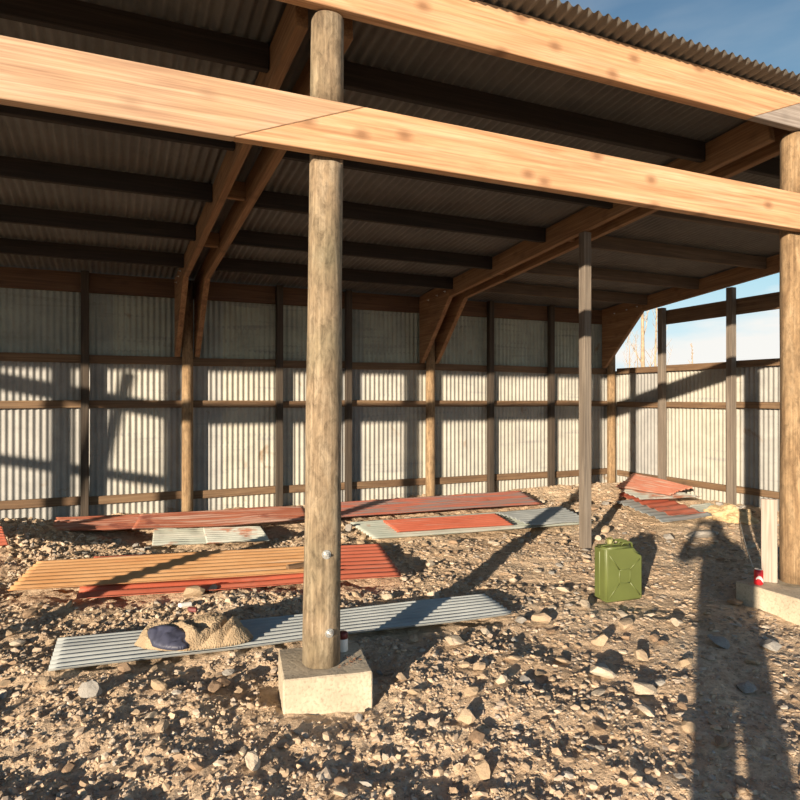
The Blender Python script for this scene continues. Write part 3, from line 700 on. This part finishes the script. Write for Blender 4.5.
# ------------------------------------------------------------------ stones
def ico(sub):
    bm = bmesh.new(); bmesh.ops.create_icosphere(bm, subdivisions=sub, radius=1)
    v = np.array([x.co[:] for x in bm.verts]); f = np.array([[q.index for q in x.verts] for x in bm.faces]); bm.free(); return v, f
def rockify(v, seed, cuts=15):
    """chop a ball with random planes: a broken, angular stone"""
    rs = np.random.RandomState(seed); v = v.copy()
    for _ in range(cuts):
        d = rs.normal(size=3); d /= np.linalg.norm(d); h = rs.uniform(.42, .76); s_ = v @ d; k = s_ > h; v[k] -= np.outer(s_[k] - h, d)
    v *= 1 + .04 * rs.normal(size=(len(v), 1)); v /= np.abs(v).max(); return v
I1 = ico(2); I0 = ico(1)
base1 = [rockify(I1[0], 100 + i) for i in range(12)]; base0 = [rockify(I0[0], 200 + i, 6) for i in range(12)]
def in_poly(x, y, poly):
    r_ = np.zeros(len(x), bool); j = len(poly) - 1
    for i in range(len(poly)):
        xi, yi = poly[i]; xj, yj = poly[j]
        c = ((yi > y) != (yj > y)) & (x < (xj - xi) * (y - yi) / ((yj - yi) + 1e-12) + xi); r_ ^= c; j = i
    return r_
def shrink(poly, m_):
    cx_ = sum(p[0] for p in poly) / 4; cy_ = sum(p[1] for p in poly) / 4
    out = []
    for p in poly:
        d_ = math.hypot(p[0] - cx_, p[1] - cy_); k = max(0, d_ - m_) / d_; out.append((cx_ + (p[0] - cx_) * k, cy_ + (p[1] - cy_) * k))
    return out
POLY = [shrink(p, -.012) for p in FOOT]
def blocked(x, y, pad):
    b = np.zeros(len(x), bool)
    for p in POLY: b |= in_poly(x, y, p)
    for cx_, cy_, hx, hy in ((1.035, 3.345, .27, .26), (4.80, 3.29, .34, .29), (jx, jy, .19, .11), (XS, YS, .06, .06), (mc.x, mc.y, .25, .40)):
        b |= (np.abs(x - cx_) < hx + pad) & (np.abs(y - cy_) < hy + pad)
    b |= (y > 9.3 - pad) | (x > 8.35 - pad)
    return b
def spread(n_, d0, d1):
    D = np.sqrt(R.uniform(d0 ** 2, d1 ** 2, n_)); u = R.uniform(-.70, .70, n_)
    return D * (ST + u * CT), D * (CT - u * ST), D
def rotmats(n_):
    q = R.normal(size=(n_, 4)); q /= np.linalg.norm(q, axis=1, keepdims=True); w_, x, y, z = q.T
    return np.stack([1 - 2 * (y * y + z * z), 2 * (x * y - z * w_), 2 * (x * z + y * w_), 2 * (x * y + z * w_), 1 - 2 * (x * x + z * z), 2 * (y * z - x * w_),
                     2 * (x * z - y * w_), 2 * (y * z + x * w_), 1 - 2 * (x * x + y * y)], 1).reshape(-1, 3, 3)
MESH = {}
for tone in ('tan', 'pale', 'grey', 'brown'):
    for i in range(12):
        me = np_mesh(base1[i] if i < 12 else base0[i], I1[1]); me.materials.append(M['stone_' + tone]); MESH[tone, i] = me
def stone(x, y, r_, flat, tone, i, rz, sink=.35):
    o = bpy.data.objects.new('stone', MESH[tone, i]); COL.objects.link(o)
    o.location = (x, y, float(hgt(x, y) + rough(np.array([x]), np.array([y]))[0]) + r_ * flat * (1 - sink) + .004); o.rotation_euler = (R.uniform(-.25, .25), R.uniform(-.25, .25), rz)
    o.scale = (r_ * 1.15, r_ * .85, r_ * flat); return o
big = [  # pixel centre, pixel width, tone, words that single it out
    (455, 642, 22, 'pale', 'angular pale stone below the end of the long grey sheet'),
    (464, 668, 16, 'tan', 'upright tan stone a little in front of the angular pale one'),
    (480, 670, 15, 'tan', 'squarish tan stone next to the upright tan one'),
    (502, 682, 17, 'pale', 'pale stone at the lower picture edge under the long grey sheet end'),
    (512, 660, 20, 'tan', 'flat tan stone lying clear of the long grey sheet'),
    (602, 674, 24, 'pale', 'long pale stone lying in the dark hollow before the person shadow'),
    (642, 690, 26, 'pale', 'wide pale stone at the lower edge beside the person shadow'),
    (585, 608, 15, 'pale', 'small bright stone just in front of the jerrycan'),
    (677, 624, 18, 'pale', 'rounded pale stone touching the edge of the person shadow'),
    (624, 621, 24, 'tan', 'flat tan stone in front of the jerrycan foot'),
    (540, 620, 22, 'tan', 'low tan stone between the long grey sheet and the jerrycan'),
    (563, 590, 14, 'pale', 'pointed pale stone standing before the jerrycan with a sharp shadow'),
    (522, 620, 16, 'grey', 'greyish stone just off the tip of the long grey sheet'),
    (17, 637, 20, 'pale', 'pale stone off the end of the long grey sheet, near the picture edge'),
    (90, 692, 24, 'grey', 'big grey stone under the long grey sheet at the lower edge'),
    (125, 671, 22, 'brown', 'brown stone touching the front edge of the long grey sheet'),
    (45, 683, 18, 'tan', 'tan stone in front of the free end of the long grey sheet'),
    (193, 597, 22, 'tan', 'broad tan stone between the red sheet and the fleece jacket'),
    (213, 591, 16, 'pale', 'pale stone tight against the front edge of the red sheet'),
    (387, 595, 14, 'pale', 'single pale stone off the end of the red sheet'),
    (597, 539, 9, 'pale', 'whitish stone by the foot of the free-standing square post'),
    (160, 684, 18, 'tan', 'tan stone in front of the middle of the long grey sheet'),
    (230, 668, 14, 'grey', 'grey stone near the concrete block, in front of the long grey sheet'),
    (215, 690, 20, 'brown', 'brown stone at the lower edge short of the concrete block'),
    (640, 655, 20, 'tan', 'tan stone alone beside the person shadow'),
    (560, 655, 22, 'tan', 'flat slab of stone between the pale stones and the hollow'),
    (770, 640, 26, 'grey', 'flat grey slab below the thick pole block'),
    (745, 680, 28, 'grey', 'large grey slab inside the person shadow at the lower edge'),
    (720, 640, 26, 'grey', 'large grey slab in the middle of the person shadow'),
    (700, 532, 30, 'grey', 'flat grey slab by the raised arm of the person shadow'),
    (735, 600, 22, 'brown', 'brown slab in the person shadow beside the thick pole block'),
    (600, 640, 18, 'tan', 'tan stone midway between the jerrycan and the long pale stone'),
    (70, 605, 14, 'tan', 'tan stone at the corner of the red sheet'),
    (30, 610, 15, 'brown', 'brown stone below the free end of the ochre sheet'),
    (430, 560, 12, 'pale', 'pale stone between the red sheet end and the grey-green sheet'),
    (415, 690, 16, 'tan', 'tan stone in the shadow of the concrete block'),
]
placed = []
for i, (px_, py_, pw, tone, lab) in enumerate(big):
    p = P(px_, py_, .02); D = pix(p)[2]; r_ = pw * D / FPX / 2.1; flat = .38 if 'slab' in lab or 'flat' in lab else random.uniform(.55, .8)
    tag(stone(p.x, p.y, r_, flat, tone, i % 12, R.uniform(0, 6.28), .25), lab, 'stone', 'single stones that stand out'); placed.append((p.x, p.y, r_))
def zone(x, y):
    px_, py_, D = pix((x, y, 0))
    if py_ > 616 and px_ < 300: return 'in front of the long grey sheet'
    if py_ > 616 and px_ < 520: return 'between the concrete block and the long grey sheet end'
    if px_ > 660 and py_ > 545: return 'around the person shadow'
    if py_ > 616: return 'in the open ground before the jerrycan'
    if px_ > 400 and py_ > 545: return 'around the jerrycan and the free-standing post'
    if py_ > 575 and px_ < 400: return 'between the red sheet and the long grey sheet'
    if py_ > 540 and px_ < 110: return 'by the free end of the ochre sheet'
    if px_ < 60: return 'on the rubble heap by the back wall'
    if px_ < 345: return 'between the ochre sheet and the rust-red sheets'
    if px_ < 600: return 'between the red sheet end and the back wall'
    return 'near the corner scrap stack'
cnt = 0; tones = ['tan', 'pale', 'grey', 'brown']
while cnt < 262:
    d0, d1 = ((2.5, 5), (4.5, 7.5), (7, 11.5))[cnt % 3]
    x, y, D = spread(1, d0, d1); x, y, D = float(x[0]), float(y[0]), float(D[0]); px_, py_, _ = pix((x, y, 0))
    r_ = random.uniform(.022, .05) * (1, 1.15, 1.5)[cnt % 3]
    if not (-10 < px_ < 810 and py_ < 800) or blocked(np.array([x]), np.array([y]), r_ * 1.2)[0]: continue
    if any(math.hypot(x - a_, y - b3) < (r_ + c_) * 1.25 for a_, b3, c_ in placed): continue
    tone = tones[R.choice(4, p=[.42, .26, .18, .14])]; placed.append((x, y, r_))
    zn = zone(x, y)
    tag(stone(x, y, r_, random.uniform(.42, .8) * (.62 if px_ > 520 and py_ > 545 else 1), tone, random.randrange(12), R.uniform(0, 6.28)), f'loose {tone} stone lying {zn}', 'stone', f'loose {tone} stones {zn}'); cnt += 1

SA = np.array(placed)
def near_stone(x, y, r_):
    b = np.zeros(len(x), bool)
    for a_, b3, c_ in SA: b |= (x - a_) ** 2 + (y - b3) ** 2 < (c_ * 1.1 + r_) ** 2
    return b
AV = []; AF = []; off = 0
for n_, d0, d1, r0, r1, bases, fc in ((20000, 2.2, 4.6, .006, .013, base0, I0[1]), (8000, 2.2, 4.6, .012, .032, base0, I0[1]), (15000, 4.6, 7.2, .011, .028, base0, I0[1]), (3600, 4.4, 7.6, .025, .042, base0, I0[1]),
                                      (14000, 7.2, 12.4, .014, .036, base0, I0[1]), (3400, 7.2, 12.4, .03, .055, base0, I0[1])):
    x, y, D = spread(n_, d0, d1); r_ = r0 + (r1 - r0) * R.power(.55, n_)
    patch = vnoise(x, y, 1.9, 77) + .5 * vnoise(x, y, 5.0, 31)
    soft = 1 / (1 + np.exp(-((x - 2.3 - .12 * (y - 4)) * 3))) / (1 + np.exp((y - 6.6) * 2.5))
    keep = ~blocked(x, y, r_) & (patch > R.uniform(-1.6, .1, n_)) & (R.rand(n_) > .45 * soft) & ~near_stone(x, y, r_)
    heap = (np.hypot(x + 1.15, y - 8.3) < 1.3); r_ = np.where(heap, r_ * 1.5, r_)
    x, y, r_ = x[keep], y[keep], r_[keep]; n_ = len(x); rm = rotmats(n_); ax = np.stack([R.uniform(.8, 1.3, n_), R.uniform(.7, 1.1, n_), R.uniform(.45, .85, n_)], 1)
    z = hgt(x, y) + rough(x, y) + r_ * R.uniform(-.15, .35, n_)
    # flatten: tilt only a little about the vertical for most
    which = R.randint(0, 12, n_)
    for kb in range(12):
        s_ = np.where(which == kb)[0]
        if not len(s_): continue
        bv = bases[kb]; vv = np.einsum('nij,nvj->nvi', rm[s_], bv[None] * ax[s_][:, None, :]) * r_[s_][:, None, None]
        vv[:, :, 2] *= (.75 - .35 / (1 + np.exp(-((x[s_] - 2.3 - .12 * (y[s_] - 4)) * 3))))[:, None]
        vv += np.stack([x[s_], y[s_], z[s_]], 1)[:, None, :]
        AV.append(vv.reshape(-1, 3)); AF.append((fc[None] + (off + np.arange(len(s_)) * len(bv))[:, None, None]).reshape(-1, 3)); off += len(s_) * len(bv)
tag(link('gravel', np_mesh(np.concatenate(AV), np.concatenate(AF)), M['gravel']), 'broken stone gravel covering the earth floor of the shed', 'gravel', kind='stuff')

# ------------------------------------------------------------------ bare trees beyond the side wall
def tree(px_, D, ztop, r_, lab, seed, twigs, spreadf=.25, lean=0.0):
    u = (px_ - 400) / FPX; x, y = D * (ST + u * CT), D * (CT - u * ST); rs = random.Random(seed)
    root = empty('bare_tree', (x, y, 0)); tag(root, lab, 'tree', 'bare trees beyond the side wall')
    pts = [Vector((x + lean * t * ztop + .08 * math.sin(t * 5 + seed), y + .05 * math.sin(t * 7), -.1 + ztop * t)) for t in np.linspace(0, 1, 10)]
    bm = bmesh.new(); tube_bm(bm, pts, [r_ * (1 - .85 * t) for t in np.linspace(0, 1, 10)], 7); link('trunk', from_bm(bm, True), M['bark'], root)
    bm = bmesh.new()
    for i in range(twigs):
        t = rs.uniform(.25, .98); p = pts[0].lerp(pts[-1], t); a_ = rs.uniform(0, 6.28); L = ztop * spreadf * (1.15 - t) * rs.uniform(.5, 1.2)
        q = p + Vector((math.cos(a_) * L * .45, math.sin(a_) * L * .45, L)); mid = p.lerp(q, .5) + Vector((math.cos(a_), math.sin(a_), 0)) * L * .08
        tube_bm(bm, [p, mid, q], [r_ * .22, r_ * .15, r_ * .05], 4)
        for k in range(3):
            s_ = mid.lerp(q, rs.random()); a2_ = rs.uniform(0, 6.28)
            tube_bm(bm, [s_, s_ + Vector((math.cos(a2_) * L * .2, math.sin(a2_) * L * .2, L * .3))], [r_ * .1, r_ * .04], 4)
    link('crown', from_bm(bm), M['bark'], root)
tree(643, 26, 7.5, .13, 'tall thin bare tree trunk seen between the gusset and the first side post', 1, 14, .2)
tree(656, 30, 8.5, .07, 'slender dark sapling beside the tall bare trunk', 2, 10, .2, .01)
tree(691, 27, 4.1, .06, 'small twiggy tree top seen between the two side posts', 3, 46, .14)
tree(624, 24, 4.2, .045, 'low bare sapling close to the corner log', 4, 22, .35, .05)
tree(634, 28, 4.6, .045, 'low bare sapling between the corner log and the tall trunk', 5, 22, .35, .03)

# ------------------------------------------------------------------ the person taking the picture
fw = Vector((ST, CT, 0)); rt = Vector((CT, -ST, 0)); B0 = -fw * .52 - rt * .08
def at(r_, f_, z): return B0 + rt * r_ + fw * f_ + Vector((0, 0, z))
proot = empty('person', B0); tag(proot, 'person in a dark coat raising a phone, casting the long figure shadow', 'person')
jn = dict(pelvis=(at(0, 0, .92), .20, .15), waist=(at(0, .01, 1.08), .20, .145), chest=(at(0, 0, 1.27), .22, .155), neck0=(at(0, .0, 1.40), .085, .08), neck=(at(0, .02, 1.46), .058, .06), head=(at(0, .04, 1.55), .085, .10), crown=(at(0, .035, 1.625), .07, .085),
          ls=(at(-.19, 0, 1.36), .075, .075), le=(at(-.31, .22, 1.24), .06, .06), lw=(at(-.05, .45, 1.48), .036, .036), rs=(at(.19, 0, 1.36), .075, .075), re=(at(.34, .24, 1.2), .06, .06), rw=(at(.21, .45, 1.48), .036, .036),
          lh=(at(-.11, 0, .84), .125, .12), lk=(at(-.12, .03, .48), .09, .085), la=(at(-.12, 0, .10), .05, .05), lt=(at(-.13, .17, .045), .042, .04),
          rh=(at(.11, 0, .84), .125, .12), rk=(at(.12, .03, .48), .09, .085), ra=(at(.12, 0, .10), .05, .05), rtt=(at(.13, .17, .045), .042, .04))
edges = [('pelvis', 'waist'), ('waist', 'chest'), ('chest', 'neck0'), ('neck0', 'neck'), ('neck', 'head'), ('head', 'crown'), ('chest', 'ls'), ('ls', 'le'), ('le', 'lw'), ('chest', 'rs'), ('rs', 're'), ('re', 'rw'),
         ('pelvis', 'lh'), ('lh', 'lk'), ('lk', 'la'), ('la', 'lt'), ('pelvis', 'rh'), ('rh', 'rk'), ('rk', 'ra'), ('ra', 'rtt')]
names = list(jn); idx = {k: i for i, k in enumerate(names)}
def skinned(name, pts, eds, rad, mats, root_i=0, sub=2, parent=None):
    me = bpy.data.meshes.new('m'); me.from_pydata([tuple(p) for p in pts], eds, []); me.update()
    o = bpy.data.objects.new(name, me); COL.objects.link(o)
    sk = o.modifiers.new('skin', 'SKIN'); sk.use_smooth_shade = True
    if not me.skin_vertices: me.skin_vertices.new()
    for i, s_ in enumerate(me.skin_vertices[0].data):
        s_.radius = rad[i]; s_.use_root = (i == root_i)
    sb = o.modifiers.new('sub', 'SUBSURF'); sb.levels = sub; sb.render_levels = sub
    for q in mats: me.materials.append(q)
    if parent is not None: o.parent = parent; o.location = -Vector(parent.location)
    return o
skinned('body', [jn[k][0] for k in names], [(idx[a_], idx[b3]) for a_, b3 in edges], [jn[k][1:] for k in names], [M['coat']], 0, 2, proot)
# head front: face with eyes, nose, mouth and ears; hair
bm = bmesh.new(); hc = at(0, .055, 1.56)
bmesh.ops.create_icosphere(bm, subdivisions=4, radius=1)
for v in bm.verts:
    c = v.co.copy(); q = Vector((c.x * .075, c.y * .095, c.z * .115))
    if c.y > .6 and abs(c.x) < .22 and -.25 < c.z < .15: q.y += .022 * (1 - abs(c.x) / .22) * (.6 - c.z)
    if c.y > .5 and .1 < c.z < .3 and .25 < abs(c.x) < .55: q.y -= .008
    if c.y > .6 and -.52 < c.z < -.42 and abs(c.x) < .35: q.y -= .006
    if abs(c.x) > .93 and -.2 < c.z < .25: q.x *= 1.2
    v.co = q
fo2 = link('face', from_bm(bm, True), M['skin']); fo2.parent = proot; fo2.matrix_basis = Matrix.Translation(hc - B0) @ Matrix.Rotation(-TH, 4, 'Z')
bm = bmesh.new(); bmesh.ops.create_icosphere(bm, subdivisions=4, radius=1)
for v in bm.verts:
    c = v.co; k = 1.0 + .04 * mnoise.noise(c * 6)
    v.co = Vector((c.x * .086 * k, c.y * .10 * k - .018, max(c.z, -.45 if c.y < .1 else .42) * .118 * k + .012))
ho = link('hair', from_bm(bm, True), M['hair']); ho.parent = proot; ho.matrix_basis = Matrix.Translation(hc - B0) @ Matrix.Rotation(-TH, 4, 'Z')
for s, wk in ((-1, 'lw'), (1, 'rw')):
    wp = jn[wk][0]; ph = rt * (s * .085) - fw * .035 + Vector((0, 0, CAMZ)); palm = wp.lerp(ph, .6)
    pts = [wp, palm]; eds = [(0, 1)]; rad = [(.032, .03), (.036, .018)]
    for k in range(4):
        b0 = palm + Vector((0, 0, .03 - .018 * k)) + (ph - wp).normalized() * .03
        tip = rt * (s * (.088)) - fw * .034 + Vector((0, 0, CAMZ + .034 - .02 * k)); n0 = len(pts)
        pts += [b0, b0.lerp(tip, .55) + rt * (s * .02), tip]; eds += [(1, n0), (n0, n0 + 1), (n0 + 1, n0 + 2)]; rad += [(.010, .010), (.009, .009), (.008, .008)]
    n0 = len(pts); tb = palm - fw * .02 - Vector((0, 0, .025))
    pts += [tb, rt * (s * .07) - fw * .05 + Vector((0, 0, CAMZ - .03))]; eds += [(1, n0), (n0, n0 + 1)]; rad += [(.013, .013), (.009, .009)]
    skinned('hand', pts, eds, rad, [M['skin']], 0, 1, proot)
ph = empty('phone', -fw * .03 + Vector((0, 0, CAMZ))); tag(ph, 'black phone held level between the hands of the person', 'phone')
timber('case', -rt * .075 - fw * .032 + Vector((0, 0, CAMZ)), rt * .075 - fw * .032 + Vector((0, 0, CAMZ)), .008, .075, M['black'], ph, bev=.002)
